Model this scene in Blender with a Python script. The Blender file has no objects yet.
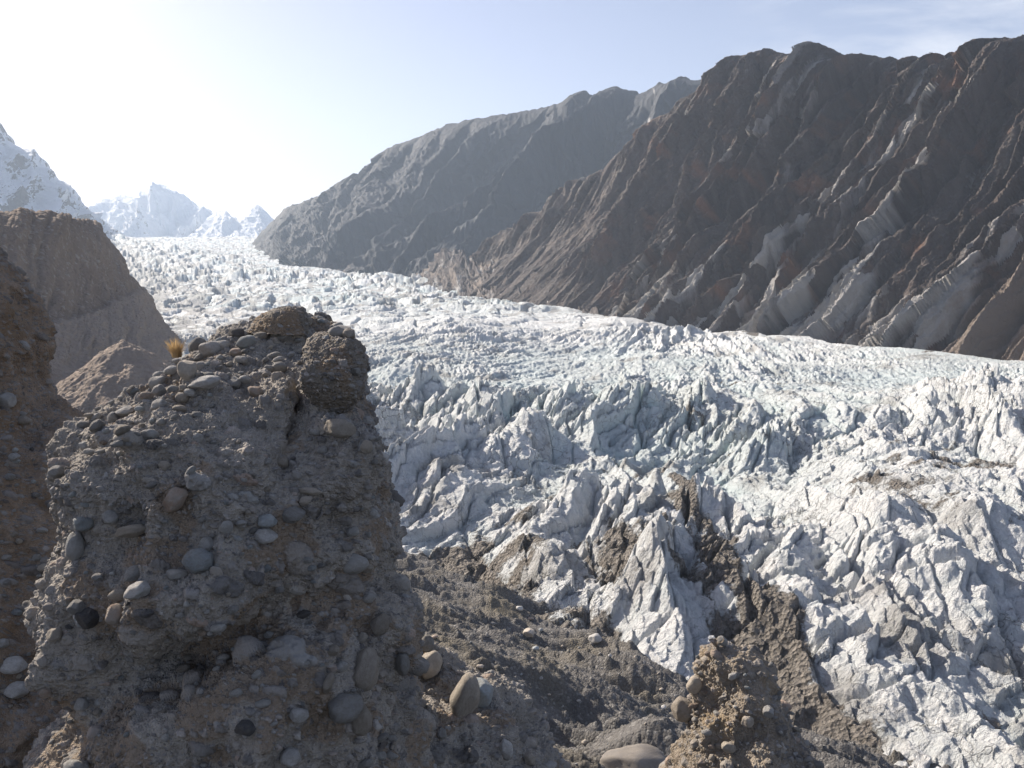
import bpy, math, random, time, os
import numpy as np
from concurrent.futures import ThreadPoolExecutor
T0 = time.time()
RES = float(os.environ.get('SC_RES', '1'))      # mesh density
F32 = np.float32
rnd = random.Random(7)
scene = bpy.context.scene
COL = scene.collection

# ------------------------------------------------------------------ camera
FPX, CX, CY, HZ = 804.0, 512.0, 384.0, 268.0
PITCH = math.atan((CY - HZ) / FPX)
cp, sp = math.cos(PITCH), math.sin(PITCH)
cam = bpy.data.objects.new('camera', bpy.data.cameras.new('camera'))
COL.objects.link(cam)
cam.data.sensor_width = 36.0
cam.data.lens = FPX / 1024 * 36.0
cam.data.clip_start = 0.1
cam.data.clip_end = 60000
cam.rotation_euler = (math.pi / 2 - PITCH, 0, 0)
scene.camera = cam

def P(px, py, Y):
    """point seen at pixel px,py standing Y metres ahead"""
    px = np.asarray(px, float); py = np.asarray(py, float); Y = np.asarray(Y, float)
    u = (px - CX) / FPX; v = (CY - py) / FPX
    dy = cp + v * sp; dz = -sp + v * cp
    return np.stack([u / dy * Y, Y + 0 * u, dz / dy * Y], -1)

def proj(p):
    d = p[..., 1] * cp - p[..., 2] * sp
    v = p[..., 1] * sp + p[..., 2] * cp
    d = np.maximum(d, 1e-3)
    return CX + FPX * p[..., 0] / d, CY - FPX * v / d

SUN_AZ, SUN_EL = math.radians(-53), math.radians(32)   # azimuth from +Y towards +X
SUN = np.array([math.sin(SUN_AZ) * math.cos(SUN_EL), math.cos(SUN_AZ) * math.cos(SUN_EL), math.sin(SUN_EL)])

# ------------------------------------------------------------------ noise
POOL = ThreadPoolExecutor(4)
def par(fn, *arrs):
    """run fn on flat chunks in threads"""
    shp = arrs[0].shape
    fl = [np.ascontiguousarray(a, F32).ravel() for a in arrs]
    n = fl[0].size
    if n == 0: return np.zeros(shp, F32)
    ch = max(1, min(64, n // 40000 + 1))
    idx = np.linspace(0, n, ch + 1).astype(int)
    res = list(POOL.map(lambda k: fn(*[a[idx[k]:idx[k + 1]] for a in fl]), range(ch)))
    if isinstance(res[0], tuple):
        return tuple(np.concatenate([r[j] for r in res]).reshape(shp) for j in range(len(res[0])))
    return np.concatenate(res).reshape(shp)

def hsh(ix, iy, iz, seed):
    h = (ix.astype(np.uint32) * np.uint32(374761393) + iy.astype(np.uint32) * np.uint32(668265263)
         + iz.astype(np.uint32) * np.uint32(2246822519) + np.uint32((seed * 3266489917 + 97) & 0xffffffff))
    h = (h ^ (h >> np.uint32(13))) * np.uint32(1274126177)
    h = (h ^ (h >> np.uint32(15))) * np.uint32(2654435769)
    return h ^ (h >> np.uint32(16))
def r01(h, k=0):
    if k: h = (h * np.uint32(2654435761 + 2 * k * 7919 & 0xffffffff | 1)); h = h ^ (h >> np.uint32(15))
    return (h & np.uint32(0xffffff)).astype(F32) * F32(1 / 16777216)

_g3 = np.array([(x, y, z) for x in (-1, 0, 1) for y in (-1, 0, 1) for z in (-1, 0, 1) if abs(x) + abs(y) + abs(z) == 2] * 2, F32)[:16]
_a = np.arange(16) * (2 * math.pi / 16) + .1
_g2 = np.stack([np.cos(_a), np.sin(_a)], -1).astype(F32)

def _perlin3(x, y, z, seed):
    xf, yf, zf = np.floor(x), np.floor(y), np.floor(z)
    ix, iy, iz = xf.astype(np.int32), yf.astype(np.int32), zf.astype(np.int32)
    x = x - xf; y = y - yf; z = z - zf
    u, v, w = [t * t * t * (t * (t * 6 - 15) + 10) for t in (x, y, z)]
    def c(a, b, d):
        g = _g3[(hsh(ix + a, iy + b, iz + d, seed) & np.uint32(15)).astype(np.int32)]
        return g[:, 0] * (x - a) + g[:, 1] * (y - b) + g[:, 2] * (z - d)
    x00 = c(0, 0, 0); x00 += u * (c(1, 0, 0) - x00)
    x10 = c(0, 1, 0); x10 += u * (c(1, 1, 0) - x10)
    x01 = c(0, 0, 1); x01 += u * (c(1, 0, 1) - x01)
    x11 = c(0, 1, 1); x11 += u * (c(1, 1, 1) - x11)
    x00 += v * (x10 - x00); x01 += v * (x11 - x01)
    return x00 + w * (x01 - x00)
def _perlin2(x, y, seed):
    xf, yf = np.floor(x), np.floor(y)
    ix, iy = xf.astype(np.int32), yf.astype(np.int32)
    iz = np.zeros_like(ix)
    x = x - xf; y = y - yf
    u, v = [t * t * t * (t * (t * 6 - 15) + 10) for t in (x, y)]
    def c(a, b):
        g = _g2[(hsh(ix + a, iy + b, iz, seed) & np.uint32(15)).astype(np.int32)]
        return g[:, 0] * (x - a) + g[:, 1] * (y - b)
    a = c(0, 0); a += u * (c(1, 0) - a)
    b = c(0, 1); b += u * (c(1, 1) - b)
    return (a + v * (b - a)) * 1.4
def n3(x, y, z, seed=0): return par(lambda a, b, c: _perlin3(a, b, c, seed), x, y, z)
def n2(x, y, seed=0): return par(lambda a, b: _perlin2(a, b, seed), x, y)
def fbm2(x, y, s, o=4, g=.5, seed=0):
    r = 0; a = 1
    for k in range(o): r = r + a * n2(x / s, y / s, seed + k); s *= .5; a *= g
    return r
def fbm3(p, s, o=4, g=.5, seed=0):
    r = 0; a = 1
    for k in range(o): r = r + a * n3(p[..., 0] / s, p[..., 1] / s, p[..., 2] / s, seed + k); s *= .5; a *= g
    return r
def rid(n): return 1 - np.abs(n) * 2
def sst(a, b, x):
    t = np.clip((x - a) / (b - a), 0, 1); return t * t * (3 - 2 * t)

def _cell2(x, y, seed, jit=.9):
    """2D Worley: F1, F2, offset to the nearest centre, three random numbers of its cell"""
    xf, yf = np.floor(x), np.floor(y)
    ix, iy = xf.astype(np.int32), yf.astype(np.int32)
    z0 = np.zeros_like(ix)
    f1 = np.full(x.shape, 9, F32); f2 = f1.copy(); ox = np.zeros_like(f1); oy = ox.copy(); hh = np.zeros(x.shape, np.uint32)
    for a in (-1, 0, 1):
        for b in (-1, 0, 1):
            h = hsh(ix + a, iy + b, z0, seed)
            dx = xf + a + .5 + jit * (r01(h, 1) - .5) - x
            dy = yf + b + .5 + jit * (r01(h, 2) - .5) - y
            d = np.sqrt(dx * dx + dy * dy)
            m = d < f1
            f2 = np.where(m, f1, np.minimum(f2, d))
            f1 = np.where(m, d, f1); ox = np.where(m, dx, ox); oy = np.where(m, dy, oy); hh = np.where(m, h, hh)
    return f1, f2, ox, oy, r01(hh, 3), r01(hh, 4), r01(hh, 5)
def cell2(x, y, seed): return par(lambda a, b: _cell2(a, b, seed), x, y)

def _stones3(x, y, z, seed, dens):
    """rounded stones set in a matrix: height (0..~.5) and random tone (-1 = none)"""
    bx, by, bz = np.floor(x - .5), np.floor(y - .5), np.floor(z - .5)
    ix, iy, iz = bx.astype(np.int32), by.astype(np.int32), bz.astype(np.int32)
    H = np.zeros(x.shape, F32); T = np.full(x.shape, -1, F32)
    for a in (0, 1):
        for b in (0, 1):
            for c in (0, 1):
                h = hsh(ix + a, iy + b, iz + c, seed)
                r = .22 + .28 * r01(h, 1)
                j = F32(1) - 2 * r
                dx = x - (bx + a + .5 + (r01(h, 2) - .5) * j)
                dy = y - (by + b + .5 + (r01(h, 3) - .5) * j)
                dz = z - (bz + c + .5 + (r01(h, 4) - .5) * j)
                sq = .6 + .4 * r01(h, 6); s2 = .6 + .4 * r01(h, 7)
                dy = dy / s2; dz = dz / sq
                ax, ay, az = np.abs(dx + .35 * dz), np.abs(dy - .3 * dx), np.abs(dz + .3 * dy)
                e = (ax ** 2.6 + ay ** 2.6 + az ** 2.6) ** (1 / 2.6)
                k = np.clip(1 - (e / r) ** 2.2, 0, 1)
                hgt = np.sqrt(k) * r * (r01(h, 5) < dens)
                m = hgt > H
                H = np.where(m, hgt, H); T = np.where(m, r01(h, 8), T)
    return H, T
def stones3(p, s, seed, dens=.7):
    return par(lambda a, b, c: _stones3(a, b, c, seed, dens), p[..., 0] / s, p[..., 1] / s, p[..., 2] / s)

# ------------------------------------------------------------------ meshes
def grid_mesh(name, V, attrs=None, mat=None, wrap=False, smooth=True):
    n, m = V.shape[:2]
    me = bpy.data.meshes.new(name)
    idx = np.arange(n * m, dtype=np.int32).reshape(n, m)
    if wrap: idx = np.concatenate([idx, idx[:, :1]], 1)
    q = np.stack([idx[:-1, :-1], idx[:-1, 1:], idx[1:, 1:], idx[1:, :-1]], -1).reshape(-1, 4)
    me.vertices.add(n * m); me.vertices.foreach_set('co', np.ascontiguousarray(V, F32).ravel())
    me.loops.add(q.size); me.loops.foreach_set('vertex_index', q.ravel())
    me.polygons.add(len(q)); me.polygons.foreach_set('loop_start', np.arange(0, q.size, 4, dtype=np.int32))
    me.polygons.foreach_set('use_smooth', np.full(len(q), smooth, bool))
    me.update(calc_edges=False)
    for k, a in (attrs or {}).items():
        at = me.attributes.new(k, 'FLOAT', 'POINT'); at.data.foreach_set('value', np.ascontiguousarray(a, F32).ravel())
    me.update()
    o = bpy.data.objects.new(name, me); COL.objects.link(o)
    if mat: me.materials.append(mat)
    return o
def tag(o, label=None, cat=None, group=None, kind=None):
    if label: o['label'] = label
    if cat: o['category'] = cat
    if group: o['group'] = group
    if kind: o['kind'] = kind
    return o
def normals(Pt, wrap=False):
    if wrap:
        du = np.roll(Pt, -1, 1) - np.roll(Pt, 1, 1)
    else:
        du = np.gradient(Pt, axis=1)
    dv = np.gradient(Pt, axis=0)
    n = np.cross(du, dv); n /= np.linalg.norm(n, axis=-1, keepdims=True) + 1e-9
    return n
def catmull(t, kt, kv):
    """smooth (C1) interpolation of rows kv at knots kt"""
    kt = np.asarray(kt, float); kv = np.asarray(kv, float)
    tan = np.gradient(kv, kt, axis=0) if len(kt) > 2 else np.repeat((kv[1:] - kv[:1]) / (kt[1] - kt[0]), 2, 0)
    i = np.clip(np.searchsorted(kt, t, side='right') - 1, 0, len(kt) - 2)
    h = (kt[i + 1] - kt[i]); s = (t - kt[i]) / h
    sh = s.shape + (1,) * (kv.ndim - 1)
    s = s.reshape(sh); h = h.reshape(sh)
    return ((2 * s**3 - 3 * s**2 + 1) * kv[i] + (s**3 - 2 * s**2 + s) * h * tan[i]
            + (-2 * s**3 + 3 * s**2) * kv[i + 1] + (s**3 - s**2) * h * tan[i + 1])
def lin(t, kt, kv):
    kt = np.asarray(kt, float); kv = np.asarray(kv, float)
    return np.stack([np.interp(t, kt, kv[:, j]) for j in range(kv.shape[1])], -1)
def slope_rows(crest, foot, mids=((.5, 0, 0),), drop=.25, under=None):
    """rows in space between a foot line and a crest line, then over the top and down a little behind"""
    c = np.array(crest, float); f = np.array(foot, float)
    c, f = P(c[:, 0], c[:, 1], c[:, 2]), P(f[:, 0], f[:, 1], f[:, 2])
    h = c - f; hz = h[:, 2:3]
    rows = [f]
    for (t, dz, _) in mids:
        m = f + h * t; m[:, 2:3] += dz * hz; rows.append(m)
    rows.append(c)
    b = c + h * np.array([.22, .22, 0]); b[:, 2:3] -= drop * hz * .3; rows.append(b)
    if under is not None:
        u = f - h * np.array([under, under, under]); rows.insert(0, u)
    return rows
def ruled(rows, vk, nu, nv, smooth_u=True):
    """rows: list of lists of (px,py,Y), same knots along u; returns smooth base (nv,nu,3)"""
    nk = len(rows[0])
    u = np.linspace(0, nk - 1, nu); v = np.linspace(vk[0], vk[-1], nv)
    R = []
    for r in rows:
        pts = np.asarray(r, float)
        R.append(catmull(u, np.arange(nk), pts) if smooth_u else lin(u, np.arange(nk), pts))
    R = np.array(R)
    return catmull(v, vk, R), u, v

# ------------------------------------------------------------------ node helpers
def mat_new(name):
    m = bpy.data.materials.new(name); m.use_nodes = True
    nt = m.node_tree; b = nt.nodes['Principled BSDF']
    return m, nt, b
def N(nt, t, **kw):
    n = nt.nodes.new(t)
    for k, v in kw.items():
        if k in n.inputs: n.inputs[k].default_value = v
        else: setattr(n, k, v)
    return n
def L(nt, a, b): nt.links.new(a, b)
def attr(nt, name): return N(nt, 'ShaderNodeAttribute', attribute_name=name).outputs['Fac']
def mix(nt, f, a, b):
    n = nt.nodes.new('ShaderNodeMix'); n.data_type = 'RGBA'
    for s, v in ((n.inputs[0], f), (n.inputs[6], a), (n.inputs[7], b)):
        if isinstance(v, bpy.types.NodeSocket): L(nt, v, s)
        elif isinstance(v, (int, float)): s.default_value = v
        else: s.default_value = tuple(v) + (1,)
    return n.outputs[2]
def mth(nt, op, a, b=None, c=None, clamp=False):
    n = nt.nodes.new('ShaderNodeMath'); n.operation = op; n.use_clamp = clamp
    for s, v in zip(n.inputs, (a, b, c)):
        if v is None: continue
        if isinstance(v, bpy.types.NodeSocket): L(nt, v, s)
        else: s.default_value = v
    return n.outputs[0]
def noise(nt, scale, detail=6, rough=.6, coord=None, dist=0):
    n = N(nt, 'ShaderNodeTexNoise', Scale=scale, Detail=detail, Roughness=rough, Distortion=dist)
    if coord is not None: L(nt, coord, n.inputs['Vector'])
    return n.outputs['Fac']
def ramp(nt, f, stops):
    n = nt.nodes.new('ShaderNodeValToRGB'); e = n.color_ramp.elements
    while len(e) < len(stops): e.new(.5)
    for k, (p, c) in enumerate(stops):
        e[k].position = p; e[k].color = (tuple(c) + (1,)) if not isinstance(c, (int, float)) else (c, c, c, 1)
    L(nt, f, n.inputs[0]); return n.outputs[0]
def pos(nt): return N(nt, 'ShaderNodeNewGeometry').outputs['Position']
def bump(nt, b, h, strength, dist, prev=None):
    n = N(nt, 'ShaderNodeBump', Strength=strength, Distance=dist); L(nt, h, n.inputs['Height'])
    if prev: L(nt, prev, n.inputs['Normal'])
    L(nt, n.outputs[0], b.inputs['Normal']); return n.outputs[0]
def finish(b, rough=.9, spec=.2):
    b.inputs['Roughness'].default_value = rough
    b.inputs['Specular IOR Level'].default_value = spec

# ------------------------------------------------------------------ materials
def m_ice():
    m, nt, b = mat_new('glacier_ice'); p = pos(nt)
    dirt, deep, dust = attr(nt, 'dirt'), attr(nt, 'deep'), attr(nt, 'dust')
    n1 = noise(nt, .12, 6, .65, p); n2_ = noise(nt, 1.3, 5, .7, p); n3_ = noise(nt, .02, 4, .5, p)
    ice = mix(nt, ramp(nt, n1, [(.35, 0), (.68, 1)]), (.85, .855, .85), (.66, .705, .715))
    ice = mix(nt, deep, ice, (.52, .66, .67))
    ice = mix(nt, mth(nt, 'MULTIPLY', ramp(nt, n3_, [(.4, 0), (.65, 1)]), .3), ice, (.74, .74, .72))
    dm = ramp(nt, mth(nt, 'ADD', dust, mth(nt, 'MULTIPLY', n2_, .5)), [(.5, 0), (.9, 1)])
    ice = mix(nt, mth(nt, 'MULTIPLY', dm, .75), ice, (.36, .355, .34))
    vo = N(nt, 'ShaderNodeTexVoronoi', Scale=1.1); L(nt, p, vo.inputs['Vector'])
    deb = mix(nt, vo.outputs['Color'], (.15, .135, .118), (.33, .30, .265))
    dd = ramp(nt, mth(nt, 'ADD', dirt, mth(nt, 'MULTIPLY', mth(nt, 'SUBTRACT', n2_, .5), .7)), [(.42, 0), (.56, 1)])
    ve = N(nt, 'ShaderNodeTexVoronoi', feature='DISTANCE_TO_EDGE', Scale=.16)
    wv = N(nt, 'ShaderNodeVectorMath', operation='ADD'); L(nt, p, wv.inputs[0])
    nv_ = N(nt, 'ShaderNodeTexNoise', Scale=.25, Detail=4); L(nt, p, nv_.inputs['Vector'])
    sc_ = N(nt, 'ShaderNodeVectorMath', operation='SCALE', Scale=7.0); L(nt, nv_.outputs['Color'], sc_.inputs[0]); L(nt, sc_.outputs[0], wv.inputs[1])
    L(nt, wv.outputs[0], ve.inputs['Vector'])
    crack = mth(nt, 'MULTIPLY', ramp(nt, ve.outputs['Distance'], [(.0, 1), (.035, 0)]), mth(nt, 'MULTIPLY', ramp(nt, n3_, [(.4, .1), (.6, .75)]), mth(nt, 'SUBTRACT', 1.0, attr(nt, 'away'), clamp=True)))
    ice = mix(nt, crack, ice, (.16, .155, .145))
    L(nt, mix(nt, dd, ice, deb), b.inputs['Base Color'])
    finish(b, .7, .25)
    mp = N(nt, 'ShaderNodeMapping'); mp.inputs['Scale'].default_value = (.5, .5, .12); L(nt, p, mp.inputs['Vector'])
    h = mth(nt, 'ADD', noise(nt, .5, 8, .7, p), mth(nt, 'MULTIPLY', vo.outputs['Distance'], dd))
    h = mth(nt, 'ADD', h, mth(nt, 'MULTIPLY', noise(nt, 2.4, 6, .65, mp.outputs[0]), .9))
    bump(nt, b, mth(nt, 'SUBTRACT', h, mth(nt, 'MULTIPLY', crack, .3)), 1.0, 1.9)
    return m
def m_rock_wall(name='brown_rock', dk=(.048, .039, .036), lt=(.15, .127, .115)):
    m, nt, b = mat_new(name); p = pos(nt)
    pale, tan, rust = attr(nt, 'pale'), attr(nt, 'tan'), attr(nt, 'rust')
    uv = N(nt, 'ShaderNodeCombineXYZ'); L(nt, attr(nt, 'su'), uv.inputs[0]); L(nt, attr(nt, 'sv'), uv.inputs[1])
    s1 = noise(nt, 1.0, 8, .7, uv.outputs[0], .3)
    n1 = noise(nt, .03, 8, .7, p)
    c = mix(nt, ramp(nt, s1, [(.3, 0), (.7, 1)]), dk, lt)
    c = mix(nt, mth(nt, 'MULTIPLY', ramp(nt, n1, [(.45, 0), (.62, 1)]), .4), c, [(dk[0] + lt[0]) * .62, (dk[1] + lt[1]) * .5, (dk[2] + lt[2]) * .46])
    c = mix(nt, rust, c, (.23, .12, .075))
    g = mix(nt, n1, (.50, .485, .465), (.33, .31, .29))
    c = mix(nt, ramp(nt, mth(nt, 'ADD', pale, mth(nt, 'MULTIPLY', mth(nt, 'SUBTRACT', s1, .5), .8)), [(.35, 0), (.7, 1)]), c, g)
    t = mix(nt, n1, (.30, .24, .19), (.20, .165, .14))
    c = mix(nt, ramp(nt, mth(nt, 'ADD', tan, mth(nt, 'MULTIPLY', mth(nt, 'SUBTRACT', n1, .5), .8)), [(.35, 0), (.65, 1)]), c, t)
    L(nt, c, b.inputs['Base Color']); finish(b, .75, .35)
    h = mth(nt, 'ADD', noise(nt, .25, 9, .72, p), s1)
    bump(nt, b, h, 1.0, 5)
    return m
def m_snow_rock(name, rock=(.10, .09, .09)):
    m, nt, b = mat_new(name); p = pos(nt)
    sn = attr(nt, 'snow')
    n1 = noise(nt, .012, 9, .72, p)
    f = ramp(nt, mth(nt, 'ADD', sn, mth(nt, 'MULTIPLY', mth(nt, 'SUBTRACT', n1, .5), 1.3)), [(.44, 0), (.56, 1)])
    L(nt, mix(nt, f, rock, (.82, .84, .87)), b.inputs['Base Color']); finish(b, .8, .2)
    bump(nt, b, noise(nt, .01, 9, .7, p), .8, 60)
    return m
def m_debris(name, a, c, scale=.6, pal=(.3, .28, .26), bd=.5, tint=None):
    m, nt, b = mat_new(name); p = pos(nt)
    n1 = noise(nt, scale * .12, 7, .65, p); n2_ = noise(nt, scale * 3, 6, .7, p)
    vo = N(nt, 'ShaderNodeTexVoronoi', Scale=scale * 2.2); L(nt, p, vo.inputs['Vector'])
    vc = N(nt, 'ShaderNodeSeparateColor'); L(nt, vo.outputs['Color'], vc.inputs[0])
    col = mix(nt, ramp(nt, n1, [(.3, 0), (.7, 1)]), a, c)
    col = mix(nt, ramp(nt, vc.outputs[0], [(.8, 0), (.97, .8)]), col, pal)
    col = mix(nt, mth(nt, 'MULTIPLY', n2_, .45), col, [x * .5 for x in a])
    if tint: col = mix(nt, attr(nt, 'tint'), col, tint)
    L(nt, col, b.inputs['Base Color']); finish(b, .92, .15)
    h = mth(nt, 'SUBTRACT', n2_, mth(nt, 'MULTIPLY', vo.outputs['Distance'], .8))
    bump(nt, b, h, .9, bd)
    return m
def m_till(name='moraine_till', matrix=((.30, .272, .235), (.47, .43, .38)), warm=(.26, .18, .11)):
    m, nt, b = mat_new(name); p = pos(nt)
    tone, ston, ox = attr(nt, 'tone'), attr(nt, 'stone'), attr(nt, 'ochre')
    n1 = noise(nt, .9, 7, .65, p); n2_ = noise(nt, 22, 8, .75, p); n3_ = noise(nt, 5, 6, .7, p)
    c = mix(nt, ramp(nt, n1, [(.3, 0), (.68, 1)]), *matrix)
    c = mix(nt, mth(nt, 'MULTIPLY', ramp(nt, n3_, [(.35, 1), (.6, 0)]), .35), c, (.07, .06, .05))
    c = mix(nt, mth(nt, 'MULTIPLY', ramp(nt, mth(nt, 'ADD', ox, mth(nt, 'MULTIPLY', n3_, .4)), [(.9, 0), (1.4, 1)]), .55), c, warm)
    st = ramp(nt, tone, [(0, (.09, .088, .09)), (.2, (.18, .175, .17)), (.45, (.26, .25, .24)), (.7, (.31, .28, .245)), (.82, (.30, .31, .31)), (.93, (.33, .25, .2)), (1, (.46, .45, .43))])
    st = mix(nt, mth(nt, 'MULTIPLY', n2_, .35), st, (.1, .09, .08))
    c = mix(nt, ramp(nt, ston, [(.15, 0), (.5, .85)]), c, st)
    L(nt, c, b.inputs['Base Color']); finish(b, .9, .18)
    vo = N(nt, 'ShaderNodeTexVoronoi', Scale=38); L(nt, p, vo.inputs['Vector'])
    inv = mth(nt, 'SUBTRACT', 1.0, mth(nt, 'MULTIPLY', ston, .75), clamp=True)
    h = mth(nt, 'MULTIPLY', mth(nt, 'SUBTRACT', n2_, mth(nt, 'MULTIPLY', vo.outputs['Distance'], .9)), inv)
    bump(nt, b, h, 1.0, .03)
    return m
def m_stone(name, a, c, spots=None):
    m, nt, b = mat_new(name)
    co = N(nt, 'ShaderNodeTexCoord').outputs['Object']
    inf = N(nt, 'ShaderNodeObjectInfo')
    va = N(nt, 'ShaderNodeVectorMath', operation='ADD'); L(nt, co, va.inputs[0]); L(nt, inf.outputs['Location'], va.inputs[1])
    p = va.outputs[0]
    n1 = noise(nt, 1.6, 6, .6, p); n2_ = noise(nt, 14, 8, .75, p); n3_ = noise(nt, 3.5, 5, .6, p, 1)
    c_ = mix(nt, ramp(nt, n1, [(.3, 0), (.7, 1)]), a, c)
    c_ = mix(nt, mth(nt, 'MULTIPLY', ramp(nt, n3_, [(.42, 0), (.6, 1)]), .4), c_, (.27, .24, .20))
    c_ = mix(nt, ramp(nt, n2_, [(.6, 0), (.75, .5)]), c_, spots or [x * .4 for x in a])
    hsv = N(nt, 'ShaderNodeHueSaturation'); L(nt, c_, hsv.inputs['Color'])
    L(nt, mth(nt, 'ADD', mth(nt, 'MULTIPLY', inf.outputs['Random'], .6), .7), hsv.inputs['Value'])
    L(nt, hsv.outputs[0], b.inputs['Base Color']); finish(b, .8, .25)
    bump(nt, b, mth(nt, 'ADD', mth(nt, 'ADD', n2_, n1), mth(nt, 'MULTIPLY', noise(nt, 45, 6, .7, p), .6)), .9, .04)
    return m

ICE = m_ice(); WALL = m_rock_wall()
# ------------------------------------------------------------------ glacier
# right edge of the ice (X by Y) and its surface height
YK = [0, 200, 330, 480, 620, 1020, 1600, 2140, 2700, 3500, 5000]
ZK = [-88, -86, -82, -76, -74, -70, -60, -42, 15, 112, 230]
def glacier_height(X, Y):
    X = X.astype(F32); Y = Y.astype(F32)
    zb = np.interp(Y, YK, ZK).astype(F32)
    far = sst(700, 1500, Y)
    # ---- the broken bowl in the middle and the swell round it
    bc = P(705, 445, 330)
    bx, by = (X - bc[0]) / 52, (Y - bc[1]) / 62
    bowl = np.exp(-(bx * bx + by * by) ** 1.4)
    zb = zb - 7 * bowl
    rimd = np.exp(-((np.sqrt(bx * bx + by * by) - 1.6) / .45) ** 2) * (by > -.4)
    zb = zb + 2.5 * rimd
    zb = zb + 9 * fbm2(X, Y, 160, 2, seed=3) * (1 - .3 * far)
    # ---- crevasses fan out from a point up the valley
    cx, cy = 205.0, 1080.0
    wx = 15 * n2(X / 90, Y / 90, 11) + 5 * n2(X / 30, Y / 30, 12)
    wy = 15 * n2(X / 90, Y / 90, 13) + 5 * n2(X / 30, Y / 30, 14)
    dx, dy = X + wx - cx, Y + wy - cy
    r = np.sqrt(dx * dx + dy * dy); th = np.arctan2(dx, -dy)
    a = th * 640                       # across the fins
    rr = r
    w1 = 1 - sst(650, 1000, Y)
    rough = (.42 + .58 * sst(-.25, .35, n2(X / 110, Y / 110, 21))) * (1 - .12 * sst(260, 150, Y))
    flat = sst(430, 520, Y) * (1 - sst(640, 900, Y))          # the smoother shelf behind the fins
    fins = np.exp(-((Y - 425) / 75) ** 2) * np.exp(-((X - 60) / 120) ** 2)
    # big ridges
    big = rid(n2(a / 27, rr / 115, 31)); big = np.clip(big, 0, 1) ** 1.15
    long_ = np.clip(rid(n2(a / 40, rr / 230, 37)), 0, 1) ** 1.3
    mid = rid(n2(a / 12 + 5, rr / 40, 32)); mid = np.clip(mid, 0, 1) ** 1.1
    ph = (a / 27 + 1.0 * n2(a / 90, rr / 230, 33) + .22 * n2(a / 20, rr / 50, 34)) % 1.0
    saw = np.where(ph < .6, ph / .6, (1 - ph) / .4) * (.75 + .5 * n2(a / 22, rr / 22, 38))
    saw = saw * (.35 + .65 * sst(-.35, .15, n2(a / 28, rr / 75, 35))) 
    # blocks: every cell of a warped lattice has its own tilted top
    f1, f2, ox, oy, c1, c2, c3 = cell2(a / 13.5, rr / 30, 41)
    blk = (c1 - .5) * 1.1 - ox * (.3 + c2) * 1.4 + oy * (c3 - .3) * 2.4
    gap = 1 - sst(.0, .13, f2 - f1)
    g1, g2, px_, py_, d1, d2, d3 = cell2(a / 5.2 + 9, rr / 11, 42)
    blk2 = (d1 - .5) - px_ * (.2 + d2) * 1.6 + py_ * (d3 - .5) * 2.2
    gap2 = 1 - sst(.0, .16, g2 - g1)
    h1, h2_, qx, qy, e1, e2, e3 = cell2((X + wx * .4) / 3.1, (Y + wy * .4) / 3.6, 43)
    blk3 = (e1 - .5) - qx * (.2 + e2) * 1.5 + qy * (e3 - .5) * 2
    amp = rough * (1 - .68 * flat) * (1 + .12 * fins)
    h = amp * (6.0 * big + 9 * long_ * sst(400, 300, Y) + 14 * saw * (1 - .3 * fins) + 2.5 * mid + 3.6 * blk * (.6 + .4 * big) - 6.5 * gap * (.55 + .45 * fins) + 2.1 * blk2 - 1.6 * gap2 * sst(.4, .9, rough) )
    h = h + rough * .75 * blk3 + 1.0 * rid(n2(X / 4.5 + wx * .1, Y / 4.5, 52)) * rough + .7 * fbm2(X, Y, 5, 4, .55, 51)
    # ---- far ice: many small pinnacles in long arcs across the flow
    fa = (X + 2 * wx) * .55 + (Y + 2 * wy) * .83; fb = -(X + 2 * wx) * .83 + (Y + 2 * wy) * .55
    k1, k2, kx, ky, s1, s2, s3 = cell2(fa / 36, fb / 60, 61)
    l1, l2, lx, ly, t1, t2, t3 = cell2(fa / 10 + 3, fb / 12, 62)
    fr = rid(n2(fa / 60, fb / 170, 63))
    fh = 13 * (s1 - .3) - 12 * kx * (s2 + .1) + 9 * ky - 9 * (1 - sst(0, .2, k2 - k1)) + 6 * (t1 - .5) + 5 * lx + 12 * np.clip(fr, 0, 1) ** 2
    fh = fh * (.6 + .5 * sst(1200, 2200, Y)) * (.8 + .5 * fbm2(X, Y, 400, 2, seed=71))
    H = h * w1 + fh * (1 - w1) * .9
    edge = edge_dist(X, Y)
    H = H * (.35 + .65 * sst(0, 60, edge)) 
    # ---- single big shapes seen in the photograph: (px, py, Y, height, rx, ry, sharpness)
    for (px, py, yy, hh, rx, ry, turn) in PEAKS:
        c = P(px, py, yy); ca, sa = math.cos(turn), math.sin(turn)
        ux, uy = X - c[0] + wx * .12, Y - c[1] + wy * .12
        e = ((ux * ca + uy * sa) / rx) ** 2 + ((-ux * sa + uy * ca) / ry) ** 2
        m = np.exp(-e * 1.2)
        H = H + hh * m * (.55 + .35 * (big - .5)) + hh * .25 * m * (c1 - .5) 
    z = zb + H
    # depth below the local surface and dirt
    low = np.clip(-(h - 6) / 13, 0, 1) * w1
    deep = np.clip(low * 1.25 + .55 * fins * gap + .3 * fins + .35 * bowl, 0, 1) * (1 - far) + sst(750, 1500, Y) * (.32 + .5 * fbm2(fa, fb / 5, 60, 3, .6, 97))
    near = np.hypot((X - 40) / 120, (Y - 170) / 90)
    side = near_line(X, Y)
    dsel = fbm2(X, Y, 55, 4, .6, 81)
    strk = rid(n2(a / 34, rr / 190, 83))
    dirt = .10 + .60 * dsel + .35 * fbm2(X, Y, 9, 3, .6, 84) - .30 * sst(300, 380, Y) + .62 * sst(70, 0, side) + .25 * sst(3, -7, h) * sst(240, 60, side) - .25 * sst(500, 700, Y)
    dirt = dirt + 2.1 * (strk - .70) * sst(150, 90, side) * sst(20, 60, X) + .8 * (strk - .72) * sst(170, 70, side) * sst(60, 20, X)
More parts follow.
